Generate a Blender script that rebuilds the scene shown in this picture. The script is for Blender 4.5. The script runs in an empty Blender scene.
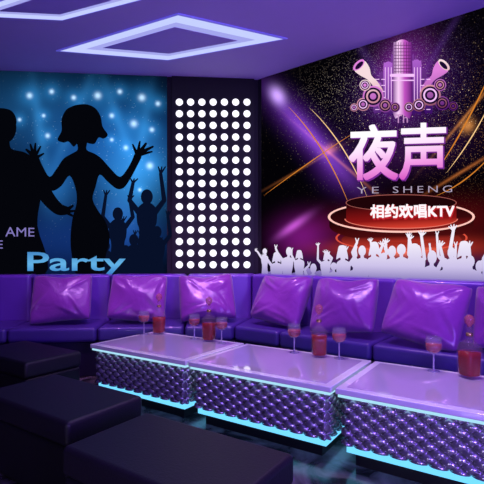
import bpy, bmesh, math, random
from mathutils import Vector, Matrix
from mathutils.geometry import tessellate_polygon
random.seed(7)
SC = bpy.context.scene
COL = SC.collection
try:
    SC.view_settings.view_transform = 'Standard'
except Exception as e:
    print(e)
F = 430.0; CX = 242.0; HY = 256.0; EYE = 1.2

# ------------------------------------------------------------------ helpers
def lin(h):
    h = h.lstrip('#')
    r = [int(h[i:i+2], 16)/255 for i in (0, 2, 4)]
    return tuple((c/12.92 if c <= .04045 else ((c+.055)/1.055)**2.4) for c in r) + (1,)

def link(o, parent=None):
    COL.objects.link(o)
    if parent is not None: o.parent = parent
    return o

def mesh_obj(name, verts, faces, mat, parent=None, smooth=False, bevel=0, seg=3, loc=None, rotz=0):
    me = bpy.data.meshes.new(name)
    me.from_pydata([tuple(v) for v in verts], [], faces)
    bm = bmesh.new(); bm.from_mesh(me)
    bmesh.ops.remove_doubles(bm, verts=bm.verts, dist=1e-6)
    bmesh.ops.dissolve_degenerate(bm, dist=1e-6, edges=bm.edges)
    bmesh.ops.recalc_face_normals(bm, faces=bm.faces)
    bm.to_mesh(me); bm.free()
    me.materials.append(mat)
    o = bpy.data.objects.new(name, me)
    if loc is not None: o.location = loc
    o.rotation_euler = (0, 0, rotz)
    link(o, parent)
    if smooth:
        for p in me.polygons: p.use_smooth = True
    if bevel:
        m = o.modifiers.new('bevel', 'BEVEL'); m.width = bevel; m.segments = seg; m.limit_method = 'ANGLE'
        for p in me.polygons: p.use_smooth = True
        w = o.modifiers.new('wn', 'WEIGHTED_NORMAL')
    return o

def raw_obj(name, verts, faces, mat, parent=None, smooth=False):
    me = bpy.data.meshes.new(name)
    me.from_pydata([tuple(v) for v in verts], [], faces)
    me.materials.append(mat)
    o = bpy.data.objects.new(name, me); link(o, parent)
    if smooth:
        for p in me.polygons: p.use_smooth = True
    return o

def box(x0, x1, y0, y1, z0, z1):
    v = [(x0,y0,z0),(x1,y0,z0),(x1,y1,z0),(x0,y1,z0),(x0,y0,z1),(x1,y0,z1),(x1,y1,z1),(x0,y1,z1)]
    f = [(0,3,2,1),(4,5,6,7),(0,1,5,4),(1,2,6,5),(2,3,7,6),(3,0,4,7)]
    return v, f

def prism(poly, z0, z1):
    n = len(poly)
    v = [(p[0],p[1],z0) for p in poly] + [(p[0],p[1],z1) for p in poly]
    f = [tuple(range(n-1,-1,-1)), tuple(range(n,2*n))] + [(i,(i+1)%n,n+(i+1)%n,n+i) for i in range(n)]
    return v, f

def ringprism(outer, inner, z0, z1):
    n = len(outer)
    v = [(p[0],p[1],z) for z in (z0,z1) for P in (outer,inner) for p in P]
    f = []
    for i in range(n):
        j = (i+1)%n
        f += [(i,j,n+j,n+i),(2*n+i,2*n+j,3*n+j,3*n+i),(i,j,2*n+j,2*n+i),(n+i,n+j,3*n+j,3*n+i)]
    return v, f

def merge(*parts):
    V=[];Fs=[]
    for v,f in parts:
        o=len(V); V+=list(v); Fs+=[tuple(i+o for i in q) for q in f]
    return V,Fs

def empty(name, loc, rotz=0, label=None, cat=None, group=None):
    o = bpy.data.objects.new(name, None); o.location = loc; o.rotation_euler=(0,0,rotz)
    o.empty_display_size=.1; link(o)
    if label: o['label']=label
    if cat: o['category']=cat
    if group: o['group']=group
    return o

def tag(o, label, cat, group=None):
    o['label']=label; o['category']=cat
    if group: o['group']=group
    return o

def dup(root, loc, rotz, label, name=None):
    r = root.copy(); COL.objects.link(r); r.location=loc; r.rotation_euler=(0,0,rotz); r['label']=label
    for ch in list(root.children):
        c=ch.copy(); COL.objects.link(c); c.parent=r
        for g in list(ch.children):
            d=g.copy(); COL.objects.link(d); d.parent=c
    return r

# ------------------------------------------------------------------ materials
def pbr(name, color, rough=.5, metal=0, noise=0, nscale=8, bump=0, bscale=60, emit=None, estr=0, trans=0, ior=1.45, coat=0, sheen=0, alpha=1, bdist=0):
    m=bpy.data.materials.new(name); m.use_nodes=True
    nt=m.node_tree; b=nt.nodes['Principled BSDF']
    c=lin(color) if isinstance(color,str) else color
    b.inputs['Base Color'].default_value=c
    b.inputs['Roughness'].default_value=rough; b.inputs['Metallic'].default_value=metal
    b.inputs['Transmission Weight'].default_value=trans; b.inputs['IOR'].default_value=ior
    b.inputs['Coat Weight'].default_value=coat; b.inputs['Sheen Weight'].default_value=sheen
    b.inputs['Alpha'].default_value=alpha
    if emit:
        b.inputs['Emission Color'].default_value=lin(emit); b.inputs['Emission Strength'].default_value=estr
    tc=nt.nodes.new('ShaderNodeTexCoord')
    if noise:
        n=nt.nodes.new('ShaderNodeTexNoise'); n.inputs['Scale'].default_value=nscale; n.inputs['Detail'].default_value=4
        nt.links.new(tc.outputs['Object'],n.inputs['Vector'])
        mx=nt.nodes.new('ShaderNodeMix'); mx.data_type='RGBA'
        mx.inputs['A'].default_value=tuple(x*(1-noise) for x in c[:3])+(1,)
        mx.inputs['B'].default_value=tuple(min(1,x*(1+noise)) for x in c[:3])+(1,)
        nt.links.new(n.outputs['Fac'],mx.inputs['Factor']); nt.links.new(mx.outputs['Result'],b.inputs['Base Color'])
    if bump:
        n=nt.nodes.new('ShaderNodeTexNoise'); n.inputs['Scale'].default_value=bscale; n.inputs['Detail'].default_value=3
        n.inputs['Distortion'].default_value=bdist
        nt.links.new(tc.outputs['Object'],n.inputs['Vector'])
        bp=nt.nodes.new('ShaderNodeBump'); bp.inputs['Strength'].default_value=bump; bp.inputs['Distance'].default_value=.01 if not bdist else .05
        nt.links.new(n.outputs['Fac'],bp.inputs['Height']); nt.links.new(bp.outputs['Normal'],b.inputs['Normal'])
    return m

def emis(name, color, strength=1.0):
    m=bpy.data.materials.new(name); m.use_nodes=True
    nt=m.node_tree; nt.nodes.clear()
    e=nt.nodes.new('ShaderNodeEmission'); e.inputs['Color'].default_value=lin(color); e.inputs['Strength'].default_value=strength
    o=nt.nodes.new('ShaderNodeOutputMaterial'); nt.links.new(e.outputs[0],o.inputs[0])
    return m

def grad(name, stops, strength=1.0, axis=2):
    """printed colour blend: stops = [(position, hex)] in panel-local metres along an axis"""
    stops=sorted(stops)
    m=bpy.data.materials.new(name); m.use_nodes=True
    nt=m.node_tree; nt.nodes.clear(); N=nt.nodes.new
    tc=N('ShaderNodeTexCoord'); sx=N('ShaderNodeSeparateXYZ'); mr=N('ShaderNodeMapRange'); cr=N('ShaderNodeValToRGB')
    z0,z1=stops[0][0],stops[-1][0]
    mr.inputs['From Min'].default_value=z0; mr.inputs['From Max'].default_value=z1
    el=cr.color_ramp.elements
    while len(el)<len(stops): el.new(.5)
    for e,(z,h) in zip(el,stops): e.position=(z-z0)/(z1-z0)
    for e,(z,h) in zip(el,stops): e.color=lin(h)
    em=N('ShaderNodeEmission'); em.inputs['Strength'].default_value=strength; o=N('ShaderNodeOutputMaterial')
    L=nt.links.new
    L(tc.outputs['Object'],sx.inputs[0]); L(sx.outputs[axis],mr.inputs['Value']); L(mr.outputs['Result'],cr.inputs['Fac']); L(cr.outputs['Color'],em.inputs['Color']); L(em.outputs[0],o.inputs[0])
    return m

def mural_mat(name, base, blobs, stars=None, strength=1.0):
    """base colour plus soft coloured spots: (cx,cz,rx,rz,angle,hex,weight) in panel-local metres"""
    m=bpy.data.materials.new(name); m.use_nodes=True
    nt=m.node_tree; nt.nodes.clear(); N=nt.nodes.new; Lk=nt.links.new
    tc=N('ShaderNodeTexCoord')
    rgb=N('ShaderNodeRGB'); rgb.outputs[0].default_value=lin(base); acc=rgb.outputs[0]
    def gauss(cx,cz,rx,rz,ang):
        mp=N('ShaderNodeMapping'); mp.vector_type='TEXTURE'
        mp.inputs['Location'].default_value=(cx,0,cz); mp.inputs['Rotation'].default_value=(0,-ang,0)
        mp.inputs['Scale'].default_value=(rx,1000,rz)
        Lk(tc.outputs['Object'],mp.inputs['Vector'])
        d=N('ShaderNodeVectorMath'); d.operation='DOT_PRODUCT'; Lk(mp.outputs[0],d.inputs[0]); Lk(mp.outputs[0],d.inputs[1])
        p=N('ShaderNodeMath'); p.operation='POWER'; p.inputs[0].default_value=math.exp(-1); Lk(d.outputs['Value'],p.inputs[1])
        return p.outputs[0]
    def addcol(fac,hexc,w):
        nonlocal acc
        c=N('ShaderNodeMix'); c.data_type='RGBA'; c.blend_type='ADD'
        s=N('ShaderNodeMath'); s.operation='MULTIPLY'; s.inputs[1].default_value=w; Lk(fac,s.inputs[0])
        Lk(s.outputs[0],c.inputs['Factor']); Lk(acc,c.inputs['A']); c.inputs['B'].default_value=lin(hexc)
        acc=c.outputs['Result']
    for (cx,cz,rx,rz,ang,hx,w) in blobs: addcol(gauss(cx,cz,rx,rz,ang),hx,w)
    for (scale,thr,hx,w,mask) in (stars or []):
        v=N('ShaderNodeTexVoronoi'); v.inputs['Scale'].default_value=scale; Lk(tc.outputs['Object'],v.inputs['Vector'])
        t=N('ShaderNodeMath'); t.operation='LESS_THAN'; t.inputs[1].default_value=thr; Lk(v.outputs['Distance'],t.inputs[0])
        f=t.outputs[0]
        if mask:
            g=gauss(*mask); mm=N('ShaderNodeMath'); mm.operation='MULTIPLY'; Lk(f,mm.inputs[0]); Lk(g,mm.inputs[1]); f=mm.outputs[0]
        addcol(f,hx,w)
    e=N('ShaderNodeEmission'); Lk(acc,e.inputs['Color']); e.inputs['Strength'].default_value=strength
    o=N('ShaderNodeOutputMaterial'); Lk(e.outputs[0],o.inputs[0])
    return m

# ------------------------------------------------------------------ room frame
C = Vector((.197, 5.3)); dR = Vector((.781,-.6245)).normalized(); dL = Vector((.9964,.0853)).normalized()
nR = Vector((dR.y,-dR.x)); nL = Vector((dL.y,-dL.x))       # into the room
CEIL = 3.37
rotR=math.atan2(dR.y,dR.x); rotL=math.atan2(dL.y,dL.x)
def at(x,y,z=0):
    Y=F*(EYE-z)/(y-HY); return Vector(((x-CX)/F*Y,Y))
class Wall:
    def __init__(s,d,n,rot): s.d=d; s.n=n; s.rot=rot
    def px(s,x,y):
        a=(x-CX)/F; q=(a*C.y-C.x)/(s.d.x-a*s.d.y); Y=C.y+q*s.d.y
        return q, EYE+(HY-y)*Y/F
    def pt(s,q,t): p=C+s.d*q+s.n*t; return p
WR=Wall(dR,nR,rotR); WL=Wall(dL,nL,rotL)
def mitre(t):
    # point at distance t from both walls
    A=Matrix(((nR.x,nR.y),(nL.x,nL.y))); return C+A.inverted()@Vector((t,t))

M_wall=pbr('dark_paint','#0e0b14',.7,noise=.2)
M_ceil=pbr('ceiling_paint','#bba8e4',.8,noise=.03)
# floor: dark veined polished stone
M_floor=pbr('dark_marble','#2a2630',.16,noise=.0)
nt=M_floor.node_tree; b=nt.nodes['Principled BSDF']; tc=nt.nodes.new('ShaderNodeTexCoord')
n1=nt.nodes.new('ShaderNodeTexNoise'); n1.inputs['Scale'].default_value=3.5; n1.inputs['Detail'].default_value=9; n1.inputs['Distortion'].default_value=1.5
r=nt.nodes.new('ShaderNodeValToRGB'); r.color_ramp.elements[0].position=.38; r.color_ramp.elements[0].color=lin('#1c1820')
r.color_ramp.elements[1].position=.72; r.color_ramp.elements[1].color=lin('#857a80')
nt.links.new(tc.outputs['Object'],n1.inputs['Vector']); nt.links.new(n1.outputs['Fac'],r.inputs['Fac']); nt.links.new(r.outputs['Color'],b.inputs['Base Color'])

endL=C-dL*4.6; endR=C+dR*7.0; REAR=-1.6
corners=[endL,C,endR,Vector((endR.x,REAR)),Vector((endL.x,REAR))]
def struct(name,v,f,mat):
    o=mesh_obj(name,v,f,mat); o['kind']='structure'; return o
struct('floor',*prism(corners[::-1],-.1,0),M_floor)
struct('ceiling',*prism(corners[::-1],CEIL,CEIL+.1),M_ceil)
for nm,i in (('wall_left',0),('wall_right',1),('wall_far_right',2),('wall_rear',3),('wall_far_left',4)):
    a=corners[i]; c=corners[(i+1)%5]; e=(c-a).normalized(); out=Vector((-e.y,e.x))*.12
    struct(nm,*prism([a,c,c+out,a+out],0,CEIL),M_wall)

# ------------------------------------------------------------------ flat artwork helper
class Art:
    def __init__(s,wall,root,q0,z0): s.w=wall; s.root=root; s.q0=q0; s.z0=z0
    def loc(s,x,y,lay):
        q,z=s.w.px(x,y); return (q-s.q0,-.012-.0015*lay,z-s.z0)
    def z(s,x,y): return s.loc(x,y,0)[2]
    def make(s,name,shapes,mat,lay,label=None,parent=None):
        V=[];Fc=[]
        for pts in shapes:
            p=[s.loc(x,y,lay) for x,y in pts]; o=len(V); V+=p
            for t in tessellate_polygon([[Vector((a,c,0)) for a,_,c in p]]): Fc.append(tuple(i+o for i in t))
        ob=raw_obj(name,V,Fc,mat,parent or s.root)
        if label: ob['label']=label
        return ob
    def text(s,name,body,quad,mat,lay,bold=0.0,shear=0,label=None,space=1.0,thick=0.0):
        """bold: curve offset (latin only); thick: print the glyphs again shifted by this many photo pixels"""
        cu=bpy.data.curves.new('text','FONT'); cu.body=body; cu.offset=bold; cu.shear=shear; cu.resolution_u=3; cu.space_character=space
        t=bpy.data.objects.new('text_src',cu); COL.objects.link(t)
        dg=bpy.context.evaluated_depsgraph_get(); dg.update()
        me=bpy.data.meshes.new_from_object(t.evaluated_get(dg)); bpy.data.objects.remove(t)
        xs=[v.co.x for v in me.vertices]; ys=[v.co.y for v in me.vertices]
        x0,x1,y0,y1=min(xs),max(xs),min(ys),max(ys)
        (ax,ay),(bx_,by),(cx,cy),(dx,dy)=quad   # tl,tr,br,bl
        V=[];Fc=[]
        sh=[(0,0)] if not thick else [(thick*a,thick*b_) for a in (-1,0,1) for b_ in (-1,0,1)]
        for (ox,oy) in sh:
            o=len(V)
            for v in me.vertices:
                u=(v.co.x-x0)/(x1-x0); w=(y1-v.co.y)/(y1-y0)
                X=(ax*(1-u)+bx_*u)*(1-w)+(dx*(1-u)+cx*u)*w; Y=(ay*(1-u)+by*u)*(1-w)+(dy*(1-u)+cy*u)*w
                V.append(s.loc(X+ox,Y+oy,lay))
            Fc+=[tuple(i+o for i in p.vertices) for p in me.polygons]
        ob=raw_obj(name,V,Fc,mat,s.root)
        bpy.data.meshes.remove(me)
        if label: ob['label']=label
        return ob
def ell(cx,cy,rx,ry=None,n=28,rot=0):
    ry=ry or rx; o=[]
    for i in range(n):
        a=2*math.pi*i/n; x=rx*math.cos(a); y=ry*math.sin(a)
        o.append((cx+x*math.cos(rot)-y*math.sin(rot),cy+x*math.sin(rot)+y*math.cos(rot)))
    return o
def smoothpoly(pts,k=5):
    o=[];n=len(pts)
    for i in range(n):
        p0,p1,p2,p3=[pts[(i+j-1)%n] for j in range(4)]
        for t in range(k):
            t/=k
            o.append(tuple(.5*((2*p1[c])+(-p0[c]+p2[c])*t+(2*p0[c]-5*p1[c]+4*p2[c]-p3[c])*t*t+(-p0[c]+3*p1[c]-3*p2[c]+p3[c])*t**3) for c in (0,1)))
    return o
def stroke(pts,caps=True):
    """tapered limb: (x,y,width) list"""
    o=[]
    for (x,y,w),(X,Y,W) in zip(pts,pts[1:]):
        l=math.hypot(X-x,Y-y) or 1; nx,ny=-(Y-y)/l,(X-x)/l
        o.append([(x+nx*w/2,y+ny*w/2),(X+nx*W/2,Y+ny*W/2),(X-nx*W/2,Y-ny*W/2),(x-nx*w/2,y-ny*w/2)])
    if caps:
        for x,y,w in pts: o.append(ell(x,y,w/2,w/2,14))
    return o
def arc(p0,p1,p2,w,n=24):
    """thin curved streak, pointed at both ends"""
    L=[];R=[]
    for i in range(n+1):
        t=i/n; x=(1-t)**2*p0[0]+2*t*(1-t)*p1[0]+t*t*p2[0]; y=(1-t)**2*p0[1]+2*t*(1-t)*p1[1]+t*t*p2[1]
        dx=2*(1-t)*(p1[0]-p0[0])+2*t*(p2[0]-p1[0]); dy=2*(1-t)*(p1[1]-p0[1])+2*t*(p2[1]-p1[1]); l=math.hypot(dx,dy)
        h=w/2*math.sin(math.pi*t)**.8+.02; L.append((x-dy/l*h,y+dx/l*h)); R.append((x+dy/l*h,y-dx/l*h))
    return [[L[i],L[i+1],R[i+1],R[i]] for i in range(n)]
def band(cx,cy,R,r,Ry,ry,a0=0,a1=2*math.pi,n=48):
    out=[]
    for i in range(n):
        a=a0+(a1-a0)*i/n; c=a0+(a1-a0)*(i+1)/n
        out.append([(cx+R*math.cos(a),cy+Ry*math.sin(a)),(cx+R*math.cos(c),cy+Ry*math.sin(c)),(cx+r*math.cos(c),cy+ry*math.sin(c)),(cx+r*math.cos(a),cy+ry*math.sin(a))])
    return out

# ------------------------------------------------------------------ left mural
ZB=.94
qa=WL.px(-60,270)[0]; qb=WL.px(167,270)[0]; qm=(qa+qb)/2
p=WL.pt(qm,0)
mL=empty('wall_mural',(p.x,p.y,ZB),rotL,'blue party wall mural with black dancing silhouettes above the left sofa','wall mural')
AL=Art(WL,mL,qm,ZB)
def blob(A,x,y,rx,ry,hx,w,ang=0):
    q,_,z=A.loc(x,y,0); q2=A.loc(x+5,y,0)[0]; z2=A.loc(x,y-5,0)[2]
    return (q,z,rx*(q2-q)/5,ry*(z2-z)/5,ang,hx,w)
bl=[blob(AL,110,150,62,46,'#1858a4',.95),blob(AL,30,110,55,36,'#13426c',.95),blob(AL,135,175,28,34,'#3690d4',.75),
    blob(AL,60,240,70,30,'#0e2c6c',.85),blob(AL,125,235,35,22,'#163e88',.7),blob(AL,-20,190,50,70,'#0a2450',.7),blob(AL,55,185,16,26,'#2c78c0',.55),blob(AL,120,215,20,20,'#2a64b0',.5)]
for (x,y,r_) in [(30,96,3.2),(52,92,2.6),(74,98,2.6),(98,96,3.8),(120,92,2.6),(142,98,3.8),(158,104,2.6),(44,116,2),(112,116,2.6),(134,124,3.8),(152,130,2.6),(126,148,2.6),(150,166,3.8),(112,140,2),(20,120,2),(48,136,2.6),(140,190,2)]:
    bl+= [blob(AL,x,y,r_*.8,r_*.8,'#d4f0ff',.85),blob(AL,x,y,r_*3.2,r_*3.2,'#2a84c4',.42)]
for (x,y,a) in [(74,120,1.2),(120,125,1.9),(142,140,1.4),(40,130,1.7)]:
    bl.append(blob(AL,x,y,40,5,'#3a90d0',.32,a))
matL=mural_mat('party_print','#030814',bl,[(26,.09,'#bfe8ff',.8,blob(AL,100,150,80,60,'#000000',0)[:5])])
z1=CEIL-.0-ZB
raw=box(qa-qm,qb-qm,-.012,0,0,z1)
mesh_obj('printed_panel',*raw,matL,mL)
K=emis('silhouette_ink','#04050b',1)
Knavy=emis('navy_ink','#071028',1)
small=[]
for (x,y,s,arms) in [(118,214,1.0,((-1,.9),(1,.7))),(147,197,1.15,((1,1),(-1,.6))),(134,240,.9,((-1,1),)),(157,232,.9,((1,.9),)),(106,246,.8,((1,.8),)),(126,250,.75,((-1,1),(1,1))),(150,250,.8,((-1,.9),(1,.6)))]:
    small.append(ell(x,y,5.2*s,6.6*s))
    small.append(smoothpoly([(x-2.6*s,y+5*s),(x-8.5*s,y+11*s),(x-8.5*s,y+22*s),(x-6.5*s,y+32*s),(x-8*s,276),(x+8*s,276),(x+6.5*s,32*s+y),(x+8.5*s,22*s+y),(x+8.5*s,y+11*s),(x+2.6*s,y+5*s)]))
    for sd,l in arms:
        small+=stroke([(x+7.5*s*sd,y+13*s,5*s),(x+15*s*sd,y+3*s,4*s),(x+12*s*sd,y-20*s*l,3*s)])
        for d in (-2,1,4): small+=stroke([(x+12*s*sd,y-20*s*l,2*s),(x+(12*sd+d)*s,y-26*s*l,1.1*s)])
AL.make('small_crowd',small,Knavy,1,'small navy figures with raised arms')
man=[ell(4,128,13,16),smoothpoly([(-9,126),(-8,114),(-2,109),(6,109),(13,112),(17,120),(15,128),(4,130)],4),
     smoothpoly([(-45,166),(-18,154),(-3,150),(-1,139),(9,139),(12,149),(26,153),(39,163),(44,180),(41,200),(38,226),(44,276),(-45,276)])]
man+=[smoothpoly([(22,158),(36,160),(46,178),(54,194),(62,204),(70,208),(69,214),(58,215),(47,207),(36,194),(26,180)])]
man+=stroke([(66,211,5),(73,206,2.4)])+stroke([(66,212,4),(75,211,2)])+stroke([(66,212,4),(73,216,2)])
AL.make('man_silhouette',man,K,2)
# woman: chin-length hair swinging to one side, slim swaying body, both arms raised
wo=[smoothpoly([(79,105),(88,105),(96,109),(101,117),(103,127),(108,135),(104,139),(99,138),(95,144),(90,144),(86,143),(78,144),(74,147),(69,142),(64,143),(58,140),(62,131),(62,120),(66,111),(72,107)],5)]
wo.append(smoothpoly([(78,142),(87,142),(87,150),(95,154),(102,159),(111,169),(120,177),(127,170),(132,161),(135,154),(139,151),(142,156),(137,167),(130,180),(124,188),(117,189),(108,182),(100,175),(96,187),(93,199),(98,210),(106,222),(110,238),(106,256),(100,276),(78,276),(72,254),(71,236),(73,218),(77,203),(76,189),(70,176),(62,186),(54,191),(47,189),(42,180),(36,168),(31,158),(34,153),(38,155),(43,166),(50,177),(57,169),(64,159),(72,154),(78,150)],4))
wo+=stroke([(34,156,5),(27,150,2.2)])+stroke([(34,155,4),(31,145,1.9)])+stroke([(35,155,4),(36,144,1.8)])+stroke([(36,156,3.5),(41,147,1.7)])+stroke([(37,158,3.5),(44,154,1.7)])
wo+=stroke([(139,154,5),(146,144,2.4)])+stroke([(139,154,5),(153,147,2)])+stroke([(138,154,4),(140,142,1.8)])+stroke([(140,155,3.6),(152,152,1.7)])+stroke([(137,154,3.6),(133,145,1.7)])
AL.make('woman_silhouette',wo,K,3)
lav=emis('lavender_print','#8278bc',1)
zb=lambda y: AL.z(75,y)
AL.text('party_lettering','Party',((28,252),(126,253),(126,276),(28,277)),grad('party_blue',[(zb(274),'#3a80cc'),(zb(264),'#64b4e8'),(zb(252),'#4488c8')]),4,bold=.014,label='large blue word Party')
AL.text('side_lettering','AME',((6,227),(35,228),(35,236.5),(6,236.5)),lav,4,label='small lavender capitals')
AL.text('side_lettering','E',((-3,240.5),(3.5,240.5),(3.5,248.5),(-3,248.5)),lav,4,label='small lavender capital')

# ------------------------------------------------------------------ dot panel
qa=WL.px(172,270)[0]; qb=WL.px(254,270)[0]; qm=(qa+qb)/2; p=WL.pt(qm,0)
dp=empty('light_panel',(p.x,p.y,ZB),rotL,'black wall panel with a grid of round white lights between the two murals','light panel')
mesh_obj('panel',*box(qa-qm,qb-qm,-.03,0,0,z1),pbr('panel_black','#050508',.6,bump=.05),dp)
M_dot=emis('bulb_white','#f4f1ff',1.5)
AD=Art(WL,dp,qm,ZB)
rr=.043; nseg=20
dv=[(rr*math.cos(2*math.pi*i/nseg),0,rr*math.sin(2*math.pi*i/nseg)) for i in range(nseg)]+[(rr*.86*math.cos(2*math.pi*i/nseg),-.012,rr*.86*math.sin(2*math.pi*i/nseg)) for i in range(nseg)]
df=[(i,(i+1)%nseg,nseg+(i+1)%nseg,nseg+i) for i in range(nseg)]+[tuple(range(nseg,2*nseg))]
first=None
for i in range(7):
    for j in range(15):
        q,_,z=AD.loc(179.5+11.2*i,103+11.55*j,0)
        if first is None: first=o=raw_obj('round_light',dv,df,M_dot,dp)
        else: o=first.copy(); COL.objects.link(o); o.parent=dp
        o.location=(q,-.03,z)

# ------------------------------------------------------------------ right mural
qa=WR.px(262,270)[0]; qb=4.4; qm=(qa+qb)/2; p=WR.pt(qm,0)
mR=empty('wall_mural',(p.x,p.y,ZB),rotR,'black and gold wall mural with large Chinese lettering, red stage and white crowd','wall mural')
AR=Art(WR,mR,qm,ZB)
bl=[blob(AR,303,128,54,14,'#5c2498',.7,-.85),blob(AR,312,138,46,7,'#8c4cd4',.65,-.85),blob(AR,278,96,9,6,'#d0a8ff',1,-.85),blob(AR,335,170,22,15,'#4a1c78',.6,-.85),
    blob(AR,302,236,24,18,'#8a1a90',.6),blob(AR,294,226,15,4,'#d060e0',.7,.5),
    blob(AR,402,92,40,32,'#461676',.7),blob(AR,402,75,24,32,'#9a34b0',.6),blob(AR,402,150,54,22,'#401454',.5),
    blob(AR,402,222,84,18,'#7a1014',.55),blob(AR,402,248,74,9,'#d83c2c',.75),blob(AR,402,251,32,5,'#ff9070',.6),
    blob(AR,338,160,50,1.4,'#a85c24',.7,-.75),blob(AR,467,115,44,1.4,'#b87030',.75,.85),
    blob(AR,462,172,36,1.5,'#a85c28',.8,.5),blob(AR,300,170,36,1.3,'#7a4420',.7,.35),blob(AR,330,150,6,5,'#e08040',.6),blob(AR,468,126,6,6,'#e89848',.7),
    blob(AR,370,62,4,50,'#3a2060',.5,.5),blob(AR,438,50,4,50,'#3a2060',.5,-.6),
    blob(AR,400,264,130,9,'#3a2468',.5)]
matR=mural_mat('stage_print','#030205',bl,[(60,.2,'#c8b8a8',.6,blob(AR,350,85,55,28,'#000000',0)[:5]),(34,.12,'#ffe0b0',.8,blob(AR,400,110,110,50,'#000000',0)[:5]),(80,.2,'#e0a060',.5,blob(AR,465,130,40,50,'#000000',0)[:5]),(90,.2,'#d8c0ff',.6,blob(AR,400,90,50,45,'#000000',0)[:5])])
mesh_obj('printed_panel',*box(qa-qm,qb-qm,-.012,0,0,z1),matR,mR)
amber=emis('streak_amber','#d8802c',1); amberL=emis('streak_light','#ffd090',1.1)
AR.make('light_streak',arc((288,106),(326,144),(350,206),1.3),amber,1)
AR.make('light_streak',arc((310,108),(346,142),(368,198),1.0),amberL,1)
AR.make('light_streak',arc((264,196),(312,160),(356,132),.9),amber,1)
AR.make('light_streak',arc((438,170),(468,126),(494,66),1.5),amber,1)
AR.make('light_streak',arc((446,174),(475,138),(494,96),1.0),amberL,1)
AR.make('light_streak',arc((436,196),(468,184),(496,150),1.1),amber,1)
# stage: stacked round tiers with glowing rims
zz=lambda y: AR.z(402,y)
AR.make('stage_lower_tier',[ell(402,240,60,12,48)],grad('stage_tier_low',[(zz(252),'#f08060'),(zz(247),'#b83428'),(zz(232),'#2a060a')]),1)
AR.make('stage_lower_ring',band(402,238,66,64,13.3,12),emis('stage_ring_red','#e0503c',1),2)
AR.make('stage_side',[ell(402,226,72,16,56),[(330,217),(474,217),(474,226),(330,226)]],grad('stage_side_red',[(zz(242),'#b03026'),(zz(236),'#4a0c0e'),(zz(217),'#100304')]),3)
AR.make('stage_wide_top',[ell(402,217,72,15,56)],grad('stage_wide_red',[(zz(232),'#8a1a1a'),(zz(220),'#38080c'),(zz(202),'#100204')]),4)
AR.make('stage_wide_ring',band(402,217,73.4,71,15.8,13.9),emis('stage_ring_warm','#ffc4b8',1.1),5)
AR.make('stage_upper_side',[ell(402,219,55,9,48),[(347,204),(457,204),(457,219),(347,219)]],grad('stage_upper_red',[(zz(228),'#d84030'),(zz(220),'#8a1414'),(zz(203),'#34060a')]),6)
AR.make('stage_upper_top',[ell(402,203,55,8,48)],emis('stage_dark_red','#1e0408',1),7)
AR.make('stage_upper_ring',band(402,203,55.4,54.5,8.4,7.7),emis('stage_ring_pink','#a85a54',1),8)
AR.make('stage_foot_ring',band(402,219,56.6,55.3,9.9,9,0,math.pi),emis('stage_ring_hot','#f07868',1),8)
# emblem: cluster of microphone, towers, loudspeakers, horns
qx=lambda x: AR.loc(x,90,0)[0]
pinkG=grad('emblem_pink',[(qx(393),'#6a1c84'),(qx(399),'#fcd0fa'),(qx(405),'#c454c4'),(qx(413),'#521470')],axis=0); pinkL=emis('emblem_light','#f0bcf4',1.1)
viol=grad('emblem_violet',[(zz(114),'#3e1268'),(zz(62),'#b062d0')]); viol2=grad('emblem_plum',[(zz(114),'#2a0c46'),(zz(56),'#7a3a98')])
gold=grad('emblem_rose',[(zz(116),'#7a3c58'),(zz(92),'#dc96a8'),(zz(72),'#f8dce0')]); dark=emis('emblem_dark','#1c0830',1); pink=grad('emblem_magenta',[(zz(116),'#5a1c74'),(zz(80),'#e080dc')])
def capsule(cx,y0,y1,w):
    return smoothpoly([(cx-w,y0+w),(cx-w*.7,y0+w*.3),(cx,y0),(cx+w*.7,y0+w*.3),(cx+w,y0+w),(cx+w,y1),(cx,y1+1),(cx-w,y1)],3)
for cx,y0,w in ((384,72,4),(396,54,4.5),(410,54,4.5),(423,70,4)): AR.make('emblem_tower',[capsule(cx,y0,112,w)],viol2,1)
for cx,y0,w in ((389,62,5),(417,60,5),(378,82,4),(429,78,4)): AR.make('emblem_tower',[capsule(cx,y0,112,w)],viol,2)
AR.make('emblem_microphone',[capsule(403,40,114,9.5)],pinkG,3)
dl=[]
for k in range(9): dl+=stroke([(394.5,46+k*3.3,.6),(411.5,46+k*3.3,.6)],False)
for x in (396.5,399,401.5,404.5,407,409.5): dl+=stroke([(x,43,.5),(x,74,.5)],False)
AR.make('emblem_grille',dl,emis('grille_dark','#5a2060',1),4)
mesh=stroke([(392,76,3),(414,76,3)])+stroke([(392,81,1.2),(414,81,1.2)])
for x in (386,389,392,415,418,421): mesh+=stroke([(x,68,.7),(x,108,.7)],False)
for y in range(74,108,6):
    for x0,x1 in ((376,380),(382,386),(421,425),(427,431)): mesh+=stroke([(x0,y+6,.8),(x1,y+6,.8)],False)
AR.make('emblem_highlights',mesh,pinkL,5)
for sx_,m_,mm in ((1,pink,gold),(-1,gold,pink)):
    hx=lambda x: 402+sx_*(x-402)
    h_=AR.make('emblem_horn',[smoothpoly([(hx(420),92),(hx(426),82),(hx(432),76),(hx(434),68),(hx(440),61),(hx(449),70),(hx(443),76),(hx(436),80),(hx(429),88),(hx(424),96)],3)],m_,3)
    AR.make('horn_mouth',[ell(hx(444.5),65.5,7.2,3.6,24,sx_*.78)],mm,4,parent=h_)
    AR.make('horn_throat',[ell(hx(444),66,5.2,2.2,24,sx_*.78)],dark,5,parent=h_)
sp=[(374,97,10.5),(431,96,10.5),(441,86,6),(364,105,6.5),(443,104,7),(420,106,6.5),(386,106,7),(366,86,5.5),(454,107,4.5),(355,108,4),(396,108,5),(410,108,5)]
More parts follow.
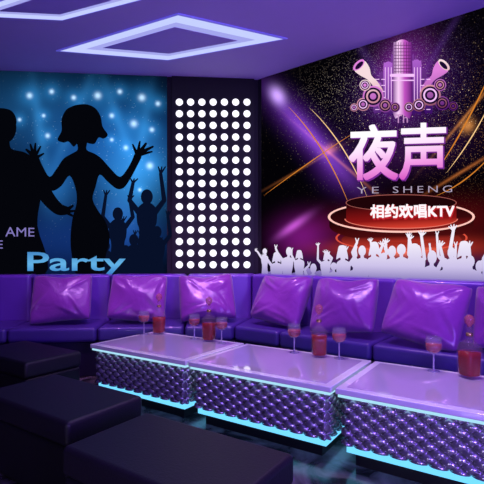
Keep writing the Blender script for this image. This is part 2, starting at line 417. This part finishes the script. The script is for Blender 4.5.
for k,(x,y,r) in enumerate(sp):
    L0=6+(k%3)*3
    s_=AR.make('emblem_speaker',[ell(x,y,r)],gold if k%2 else pink,L0)
    c_=AR.make('speaker_cone',[ell(x,y,r*.84)],dark,L0+1,parent=s_)
    AR.make('cone_ring',band(x,y,r*.66,r*.5,r*.66,r*.5,n=24),pinkL if k%2 else gold,L0+2,parent=s_)
    AR.make('cone_cap',[ell(x,y,r*.3)],pink,L0+2,parent=s_)
# lettering
shadow=emis('letter_purple','#7a2a96',1)
tg=grad('letter_blend',[(zz(181),'#d450c0'),(zz(164),'#f09ae4'),(zz(146),'#fbe0fa'),(zz(130),'#fffaff')],1.05); wht=emis('letter_white','#fdf0f4',1.1); pale=emis('letter_pale','#b0a2bc',1)
AR.text('small_lettering','Th',((396,115.5),(409,115),(409,123.5),(396,124)),emis('letter_mauve','#c890c8',1),16,label='tiny mauve letters under the microphone')
AR.text('title_shadow','夜声',((352,127.6),(447,124.2),(447,180),(352,181)),shadow,13,thick=1.4)
AR.text('title_lettering','夜声',((351,127),(446,123.5),(446,179),(351,180)),tg,14,thick=1.0,label='large white and pink Chinese title')
AR.text('romanised_lettering','YE',((358,187.6),(380,187.2),(380,193.6),(358,193.9)),pale,14,bold=-.008,space=1.4,label='small pale capitals YE')
AR.text('romanised_lettering','SHENG',((394,186.9),(453,185.9),(453,192.6),(394,193.3)),pale,14,bold=-.008,space=1.4,label='small pale capitals SHENG')
AR.text('slogan_shadow','相约欢唱KTV',((372.5,206),(455.5,205),(455.5,219),(372.5,219.5)),emis('slogan_red','#c01c28',1),13,thick=.8)
AR.text('slogan_lettering','相约欢唱KTV',((372,205.2),(455,204.2),(455,217.5),(372,218)),wht,15,thick=.45,label='white slogan on the red stage front')
# crowd
random.seed(31); cs=[]
def cheer(x,s,y,arms,lean):
    h=x+lean*2*s
    g=[ell(h,y,random.uniform(2.8,3.3)*s,random.uniform(3.9,4.5)*s,16)]
    if random.random()<.4: g.append(smoothpoly([(h-3.2*s,y-1*s),(h-2*s,y-4.8*s),(h+2*s,y-4.9*s),(h+3.6*s,y-1*s),(h+4.4*s,y+5*s),(h+2*s,y+4*s),(h-2*s,y+4*s),(h-4.2*s,y+5*s)],3))
    g+=stroke([(h,y+3*s,2.4*s),(x+lean*s,y+7*s,2.8*s)],False)
    k=random.uniform(.9,1.15)
    g.append(smoothpoly([(x-1.5*s+lean*s,y+5.5*s),(x-5.2*s*k,y+8*s),(x-5.3*s*k,y+14*s),(x-4*s*k,y+22*s),(x-5*s,285),(x+5*s,285),(x+4*s*k,y+22*s),(x+5.3*s*k,y+14*s),(x+5.2*s*k,y+8*s),(x+1.5*s+lean*s,y+5.5*s)],3))
    for sd,L,ln in arms:
        ex,ey=x+(8.2+ln*.3)*s*sd,y+random.uniform(0,5)*s; hx,hy=x+(6+ln)*s*sd,y-L*s
        g+=stroke([(x+4.6*s*sd,y+9*s,3*s),(ex,ey,2.4*s),(hx,hy,1.8*s)])
        f=random.random()
        for a in ((-.6,-.1,.45,.9) if f<.5 else ((0,.25) if f<.75 else (-.4,.3))): g+=stroke([(hx,hy,1.3*s),(hx+math.sin(a)*3.6*s*sd,hy-math.cos(a)*3.6*s,.7*s)])
    return g
x=266
while x<504:
    s=.98+.42*(x-262)/222; s*=random.uniform(.72,1.2)
    y=random.choice([250,255,260,265,267])+random.uniform(-2.5,2.5)-(x-262)/222*2
    kk=random.random(); A=[]
    if kk<.75: A.append((-1,random.uniform(0,15),random.uniform(-3,7)))
    if kk>.4: A.append((1,random.uniform(0,15),random.uniform(-3,7)))
    cs+=cheer(x,s,y,A,random.uniform(-.8,.8)); x+=random.uniform(6,14)
x=262
hump=[(260,286)]
while x<506:
    hump+=[(x,273+random.uniform(-3,2)),(x+4,270+random.uniform(-3,2)),(x+8,274+random.uniform(-2,2))]; x+=11
hump.append((510,286))
AR.make('crowd_front_row',[hump],grad('crowd_lilac',[(zz(282),'#5a4898'),(zz(266),'#a898d4')]),9)
AR.make('crowd_silhouettes',cs,grad('crowd_white',[(zz(281),'#8070b8'),(zz(266),'#cdc2ea'),(zz(242),'#f4eefc')],1.0),10,'white cheering crowd with raised hands')

# ------------------------------------------------------------------ ceiling lights
def cpt(x,y):
    Y=F*(CEIL-EYE)/(HY-y); return Vector(((x-CX)/F*Y,Y))
M_cove=emis('cove_light','#c2ccfc',1.05); M_cove2=emis('cove_glow','#a8aaf4',.95); M_coveIn=pbr('cove_panel','#b09ce4',.7,noise=.03); M_trim=pbr('cove_trim_glow','#9a94e4',.6,noise=.03,emit='#6a68e0',estr=.4)  # glow band and emissive trim paint the cove light fading at its edges
def cove(outer,scale,label):
    P=[cpt(*q) for q in outer]; c=sum(P,Vector((0,0)))/len(P)
    t=empty('ceiling_light',(c.x,c.y,CEIL),0,label,'ceiling light','recessed cove lights in the ceiling')
    O=[q-c for q in P]; I=[q*scale for q in O]; O2=[q*1.04 for q in O]; Mi=[q*(scale*.6+.4) for q in O]
    mesh_obj('trim_frame',*ringprism(O2,O,-.012,0),M_trim,t)
    mesh_obj('light_band',*ringprism(O,Mi,-.011,0),M_cove,t)
    mesh_obj('glow_band',*ringprism(Mi,I,-.0105,0),M_cove2,t)
    mesh_obj('inner_panel',*prism(I,-.014,0),M_coveIn,t)
cove([(60,50),(168,59),(283,38),(178,14)],.60,'large kite-shaped glowing cove light in the purple ceiling above the tables')
cove([(-40,14),(62,19),(150,-4),(60,-20)],.60,'glowing cove light cut off by the upper left edge of the view')

# ------------------------------------------------------------------ corner sofa
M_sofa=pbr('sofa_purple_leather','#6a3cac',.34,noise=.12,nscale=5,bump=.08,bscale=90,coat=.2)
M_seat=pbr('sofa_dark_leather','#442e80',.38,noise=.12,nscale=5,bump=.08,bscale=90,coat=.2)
M_base=pbr('sofa_base_leather','#221838',.48,noise=.12,bump=.05)
sofa=empty('corner_sofa',(C.x,C.y-.6,0),0,'long purple leather corner sofa running along both mural walls','sofa')
off=Vector((C.x,C.y-.6))
def spt(w,sgn,q,t): return (mitre(t) if q==0 else w.pt(sgn*q,t))-off
def seg(name,w,sgn,q0,q1,t0,t1,z0,z1,mat,bev,gap=.006,ins=0):
    g=gap
    a=spt(w,sgn,q0,t0); b_=spt(w,sgn,q1,t0); c=spt(w,sgn,q1,t1); d=spt(w,sgn,q0,t1)
    e=(b_-a).normalized()*g; a=a+e; d=d+e; b_=b_-e; c=c-e
    return mesh_obj(name,*prism([a,b_,c,d],z0,z1),mat,sofa,bevel=bev,seg=4)
TF=.9; ST=.49; BT=.99
for w,sgn,length in ((WR,1,5.4),(WL,-1,4.3)):
    seg('base',w,sgn,0,length,.04,TF-.03,0,.34,M_base,.01,gap=0)
    n=round(length/.86); qs=[length*i/n for i in range(n+1)]
    for a,c in zip(qs,qs[1:]):
        seg('seat_cushion',w,sgn,a,c,.30,TF,.342,ST,M_seat,.035)
        seg('back_cushion',w,sgn,a,c,.035,.295,.345,BT,M_sofa,.04)

# ------------------------------------------------------------------ pillows
M_pil=pbr('purple_satin','#84389a',.27,noise=.15,nscale=3,coat=.1,sheen=.25,bump=.3,bscale=4.5,bdist=1.0)
def pillow_mesh(seed):
    rnd=random.Random(seed); n=48; V=[];Fc=[]
    ph=[rnd.uniform(0,6.28) for _ in range(14)]
    folds=[]
    for cx,cy in ((-1,1),(1,1),(-1,-1),(1,-1)):      # soft folds running in from the corners
        for _ in range(2):
            folds.append((cx,cy,math.atan2(-cy,-cx)+rnd.uniform(-.5,.5),rnd.uniform(.004,.010),rnd.uniform(.06,.11)))
    for side in (1,-1):
        for j in range(n+1):
            for i in range(n+1):
                u=-1+2*i/n; v=-1+2*j/n
                rc=1-.085*u*u*v*v*(u*u+v*v)/2
                X=.315*u*(1-.06*(1-v*v))*rc; Z=.275*v*(1-.06*(1-u*u))*rc
                h=max(0,(1-u*u)*(1-v*v))**.36
                cre=.011*math.sin(3.2*u+ph[0]+2*v)*h+.010*math.sin(4*v+ph[1]+1.5*u)*h
                for (cx,cy,a,am,wd) in folds:
                    du,dv=u-cx,v-cy; along=du*math.cos(a)+dv*math.sin(a); ac=-du*math.sin(a)+dv*math.cos(a)+.08*math.sin(3*along+ph[4])
                    if along>0: cre+=am*math.exp(-(ac/wd)**2)*math.exp(-((along-.6)/.45)**2)*1.2-am*.8*math.exp(-((ac-wd*1.7)/wd)**2)*math.exp(-((along-.6)/.45)**2)
                dent=-.024*math.exp(-((u-.12*math.sin(ph[3]))**2/.08+(v-.95)**2/.3))*h
                top=-.025*math.exp(-(u*u)/.25)*max(0,v)**3
                V.append((X,side*(.118*h+cre*min(1,h*1.5)+dent),Z+top+.012*math.sin(2.5*u+ph[4])*v))
        o=0 if side==1 else (n+1)**2
        for j in range(n):
            for i in range(n):
                Fc.append((o+j*(n+1)+i,o+j*(n+1)+i+1,o+(j+1)*(n+1)+i+1,o+(j+1)*(n+1)+i))
    return V,Fc
desc=['purple satin pillow, leftmost on the left sofa above the dark ottomans','purple satin pillow behind the bottle on the far table, second from left','purple satin pillow under the white dot panel, last before the sofa corner',
 'purple satin pillow just right of the sofa corner, first under the lettered mural','purple satin pillow behind the tall red bottle of the middle table','large purple satin pillow behind the goblet on the nearest table','purple satin pillow cut off by the right edge of the view']
for k,(x,w,t,tilt) in enumerate([(62,WL,.58,-3),(138,WL,.58,3),(207,WL,.58,-3),(281,WR,.58,3),(344,WR,.65,-4),(425,WR,.69,7),(520,WR,.60,-4)]):
    P0=C+w.n*t; a=(x-CX)/F; q=(a*P0.y-P0.x)/(w.d.x-a*w.d.y); p=P0+w.d*q
    V,Fc=pillow_mesh(k+3)
    o=mesh_obj('throw_pillow',V,Fc,M_pil,smooth=True)
    o.matrix_world=Matrix.Translation((p.x,p.y,ST+.268))@Matrix.Rotation(w.rot+math.radians(random.uniform(-4,4)),4,'Z')@Matrix.Rotation(math.radians(-29),4,'X')@Matrix.Rotation(math.radians(tilt),4,'Y')
    tag(o,desc[k],'pillow','purple satin pillows on the sofa')

# ------------------------------------------------------------------ tables
TD=.76; TH=.45
fl1=at(90,344,TH); fl3=at(335,388,TH); pitch=(fl3-fl1)/2; u=pitch.normalized(); v=Vector((-u.y,u.x)); rotT=math.atan2(u.y,u.x)
TL=pitch.length-.025
FLs=[fl1,fl1+pitch,fl3]
def tcentre(fl): return fl+u*TL/2+v*TD/2
M_top=pbr('tabletop_stone','#f2e8f4',.12,noise=.05,nscale=3,coat=.5)
M_inset=pbr('tabletop_glass','#cdbcd8',.05,noise=.06,nscale=2,coat=1,ior=1.7)
M_body=pbr('studded_silver','#b4b0bc',.2,metal=.7,noise=.1,coat=.5)
M_cy=emis('cyan_led','#a8def6',1.05); M_cy2=emis('cyan_led_base','#66bfee',1.5)
M_pl=pbr('plinth_black','#0c0b10',.5,noise=.1)
def studs(w,h,cw,ch,dep):
    V=[];Fc=[]
    nx=max(1,round(w/cw)); nz=max(1,round(h/ch)); cw=w/nx; ch=h/nz
    cl=lambda a,m: max(0,min(m,a))
    for half in (0,1):
        for i in range(nx+1-half):
            for j in range(nz+1-half):
                cx=(i+.5*half)*cw; cz=(j+.5*half)*ch
                o=len(V)
                q=[(cl(cx-cw/2,w),0,cz),(cl(cx-cw/4,w),0,cl(cz-ch/4,h)),(cx,0,cl(cz-ch/2,h)),(cl(cx+cw/4,w),0,cl(cz-ch/4,h)),(cl(cx+cw/2,w),0,cz),(cl(cx+cw/4,w),0,cl(cz+ch/4,h)),(cx,0,cl(cz+ch/2,h)),(cl(cx-cw/4,w),0,cl(cz+ch/4,h))]
                V+=q
                for s_,dd in ((.82,.5),(.5,.86)): V+=[(cx+(p[0]-cx)*s_,-dep*dd,cz+(p[2]-cz)*s_) for p in q]
                V.append((cx,-dep,cz))
                for a in range(8):
                    b_=(a+1)%8; Fc+=[(o+a,o+b_,o+8+b_,o+8+a),(o+8+a,o+8+b_,o+16+b_,o+16+a),(o+16+a,o+16+b_,o+24)]
    return V,Fc
def make_table():
    t=empty('coffee_table',(0,0,0),0,'x','coffee table','glowing coffee tables in a row')
    X=TL/2;Y=TD/2
    mesh_obj('tabletop',*merge(box(-X,X,-Y,Y,.416,TH)),M_top,t,bevel=.006)
    mesh_obj('glass_inset',*box(-X+.05,X-.05,-Y+.05,Y-.05,TH-.002,TH+.0015),M_inset,t)
    mesh_obj('upper_light_strip',*box(-X+.012,X-.012,-Y+.012,Y-.012,.398,.4155),M_cy,t)
    bx,by=X-.045,Y-.045; z0,z1=.125,.397
    parts=[box(-bx,bx,-by,by,z0,z1)]
    nb=len(parts[0][1])
    for (ang,w,dist) in ((0,2*bx,by),(math.pi/2,2*by,bx),(math.pi,2*bx,by),(-math.pi/2,2*by,bx)):
        sv,sf=studs(w,z1-z0,.094,.068,.026)
        R=Matrix.Rotation(ang,4,'Z')
        parts.append(([tuple(R@Vector((p[0]-w/2,p[1]-dist-.0005,p[2]+z0))) for p in sv],sf))
    V,Fc=merge(*parts)
    o=raw_obj('studded_body',V,Fc,M_body,t)
    for k,pl in enumerate(o.data.polygons): pl.use_smooth = k>=nb
    mesh_obj('lower_light_strip',*box(-X+.05,X-.05,-Y+.05,Y-.05,.080,.122),M_cy2,t)
    mesh_obj('plinth',*box(-X+.09,X-.09,-Y+.09,Y-.09,0,.080),M_pl,t)
    return t
T=make_table(); tl=['farthest of the three studded coffee tables, nearest the sofa corner','middle studded coffee table between the far and the near one','nearest studded coffee table, cut off by the right edge of the view']
for i,fl in enumerate(FLs):
    c=tcentre(fl)
    if i==0: T.location=(c.x,c.y,0); T.rotation_euler=(0,0,rotT); T['label']=tl[0]
    else: dup(T,(c.x,c.y,0),rotT,tl[i])
def ontable(i,a,b_):
    p=FLs[i]+u*a+v*b_; return (p.x,p.y,TH+.0016)

# ------------------------------------------------------------------ bottles and goblets
def lathe(prof,n=32,expo=None):
    V=[];Fc=[]
    for k,(r_,z) in enumerate(prof):
        e=expo[k] if expo else 2
        for i in range(n):
            a=2*math.pi*i/n; c,s=math.cos(a),math.sin(a)
            R=r_/((abs(c)**e+abs(s)**e)**(1/e))
            V.append((R*c,R*s,z))
    for k in range(len(prof)-1):
        for i in range(n):
            j=(i+1)%n; Fc.append((k*n+i,k*n+j,(k+1)*n+j,(k+1)*n+i))
    Fc.append(tuple(range(n-1,-1,-1))); m=(len(prof)-1)*n; Fc.append(tuple(range(m,m+n)))
    return V,Fc
M_redg=pbr('bottle_glass','#c8a0ac',.02,alpha=.1,coat=.3); M_liq=pbr('red_spirit','#9c0c0c',.1,noise=.4,nscale=9,trans=.2,ior=1.33)
M_stop=pbr('stopper_glass','#c86070',.05,coat=.6,alpha=.5); M_goblet=pbr('clear_glass','#c4b8d4',.02,alpha=.12,coat=.5); M_wine=pbr('red_drink','#a8140e',.12,noise=.15)
M_stem=pbr('stem_glass','#d8cce4',.04,coat=.6,alpha=.5)
M_neck=pbr('neck_band_gold','#c8a070',.25,metal=.8,noise=.1)
bt=empty('bottle',(0,0,0),0,'x','bottle','red glass bottles on the tables')
mesh_obj('glass_body',*lathe([(.044,0),(.054,.004),(.058,.012),(.060,.05),(.062,.15),(.060,.185),(.051,.205),(.032,.222),(.021,.235),(.018,.25),(.018,.295),(.024,.299),(.024,.309),(.018,.312)],36,[4,4,4,4,4,4,3.5,3,2.3,2,2,2,2,2]),M_redg,bt,smooth=True)
mesh_obj('liquid',*lathe([(.041,.014),(.050,.02),(.053,.12),(.054,.16)],36,[4,4,4,4]),M_liq,bt,smooth=True)
mesh_obj('neck_band',*lathe([(.0185,.255),(.0205,.258),(.0205,.272),(.0185,.275)],24),M_neck,bt,smooth=True)
mesh_obj('stopper',*lathe([(.012,.312),(.013,.322),(.026,.334),(.031,.352),(.027,.372),(.012,.384),(.004,.387)],24),M_stop,bt,smooth=True)
gb=empty('goblet',(0,0,0),0,'x','goblet','stemmed goblets on the tables')
mesh_obj('bowl',*lathe([(.006,.112),(.03,.118),(.047,.135),(.054,.16),(.052,.19),(.045,.222),(.0435,.222),(.05,.19),(.052,.16),(.045,.137),(.028,.121),(.006,.116)],28),M_goblet,gb,smooth=True)
mesh_obj('stem',*lathe([(.012,.006),(.006,.02),(.0045,.06),(.006,.08),(.0045,.095),(.007,.112)],16),M_stem,gb,smooth=True)
mesh_obj('foot',*lathe([(.036,0),(.037,.003),(.02,.006),(.011,.009)],24),M_stem,gb,smooth=True)
mesh_obj('drink',*lathe([(.02,.1225),(.043,.1385),(.0495,.16),(.0485,.18)],28),M_wine,gb,smooth=True)
B=[(0,.14,.68,'red bottle at the far left corner of the farthest table'),(0,.76,.67,'red bottle with round stopper at the right end of the farthest table'),
   (1,.71,.66,'red bottle on the middle table, right of a goblet'),(2,.61,.66,'large red bottle on the nearest table, at the right edge of the view')]
for k,(i,a,b_,lb) in enumerate(B):
    if k==0: bt.location=ontable(i,a,b_); bt.rotation_euler=(0,0,rotT+.4); bt['label']=lb
    else: dup(bt,ontable(i,a,b_),rotT+.3*k,lb)
G=[(0,.06,.56,'goblet left of the corner bottle on the farthest table'),(0,.60,.66,'goblet just left of the right-hand bottle on the farthest table'),(0,.92,.64,'goblet just right of the right-hand bottle on the farthest table'),
   (1,.50,.67,'goblet left of the red bottle on the middle table'),(1,.86,.68,'goblet behind and right of the red bottle on the middle table'),(2,.40,.69,'goblet left of the large red bottle on the nearest table')]
for k,(i,a,b_,lb) in enumerate(G):
    if k==0: gb.location=ontable(i,a,b_); gb['label']=lb
    else: dup(gb,ontable(i,a,b_),0,lb)

# ------------------------------------------------------------------ ottomans
M_ott=pbr('ottoman_leather','#14101b',.5,noise=.15,nscale=5,bump=.15,bscale=120); M_ottc=pbr('ottoman_cushion','#1a1522',.5,noise=.15,nscale=5,bump=.15,bscale=120)
OL=.83; OD=.48; OH=.42
ot=empty('ottoman',(0,0,0),0,'x','ottoman','dark cube ottomans in front of the tables')
mesh_obj('body',*box(-OL/2+.008,OL/2-.008,-OD/2+.008,OD/2-.008,.0,.295),M_ott,ot,bevel=.02)
mesh_obj('cushion',*box(-OL/2,OL/2,-OD/2,OD/2,.297,OH),M_ottc,ot,bevel=.025,seg=4)
def oc(bl): return bl+u*OL/2-v*OD/2
for k,(bl_,lb) in enumerate([(at(56,373,OH),'black upholstered ottoman at the left edge, in the middle of the three'),(at(147,411,OH),'nearest black upholstered ottoman at the bottom of the view'),(at(82,351,OH)-u*OL,'farthest black upholstered ottoman, between the left sofa and the farthest table')]):
    c=oc(bl_)
    if k==0: ot.location=(c.x,c.y,0); ot.rotation_euler=(0,0,rotT); ot['label']=lb
    else: dup(ot,(c.x,c.y,0),rotT,lb)

# ------------------------------------------------------------------ lights
def lamp(kind,name,loc,energy,color,size=.3,target=None,spot=None):
    l=bpy.data.lights.new(name,kind); l.energy=energy; l.color=lin(color)[:3]
    if kind=='AREA': l.size=size
    else: l.shadow_soft_size=size
    if spot: l.spot_size=math.radians(spot); l.spot_blend=.7
    o=bpy.data.objects.new(name,l); o.location=loc; link(o)
    if target: o.rotation_euler=(Vector(target)-Vector(loc)).to_track_quat('-Z','Y').to_euler()
    return o
lamp('AREA','ceiling_wash',(.6,2.9,3.28),34,'#d0b0ff',1.0,(.2,3.0,0))
for w,sg,q in ((WR,1,.55),(WR,1,1.5),(WR,1,2.6),(WL,-1,.45),(WL,-1,1.25),(WL,-1,2.1)):
    p=w.pt(sg*q,1.5); tgt=w.pt(sg*q,.3)
    lamp('SPOT','sofa_spot',(p.x,p.y,3.3),130,'#e49cfa',.07,(tgt.x,tgt.y,.8),48)
for i,fl in enumerate(FLs):
    c=tcentre(fl); lamp('SPOT','table_spot',(c.x,c.y,3.3),125,'#f6e2fa',.08,(c.x,c.y,.45),30)
lamp('AREA','ceiling_fill',(1.6,-.7,1.3),112,'#8654ff',1.2,(1.2,3.0,3.37))  # added unseen fill behind the camera, brightens the ceiling
lamp('AREA','violet_fill',(-.2,-1.3,1.5),16,'#b8a4ff',.7,(.2,3,.3))
lamp('AREA','stud_highlight_fill',(-1.6,-1.2,.8),11,'#e4dcff',.35,(.4,2.8,.25))  # added unseen pair behind the camera, puts highlights on the table studs
lamp('AREA','stud_highlight_fill',(1.4,-1.2,.9),13,'#e4dcff',.35,(.6,2.6,.25))
w=bpy.data.worlds.new('world'); SC.world=w; w.use_nodes=True
w.node_tree.nodes['Background'].inputs[0].default_value=(.05,.03,.1,1); w.node_tree.nodes['Background'].inputs[1].default_value=.3

cam=bpy.data.cameras.new('camera'); cam.sensor_width=36; cam.lens=36*F/484; cam.shift_y=14/484
co=bpy.data.objects.new('camera',cam); co.location=(0,0,EYE); co.rotation_euler=(math.pi/2,0,0); link(co); SC.camera=co
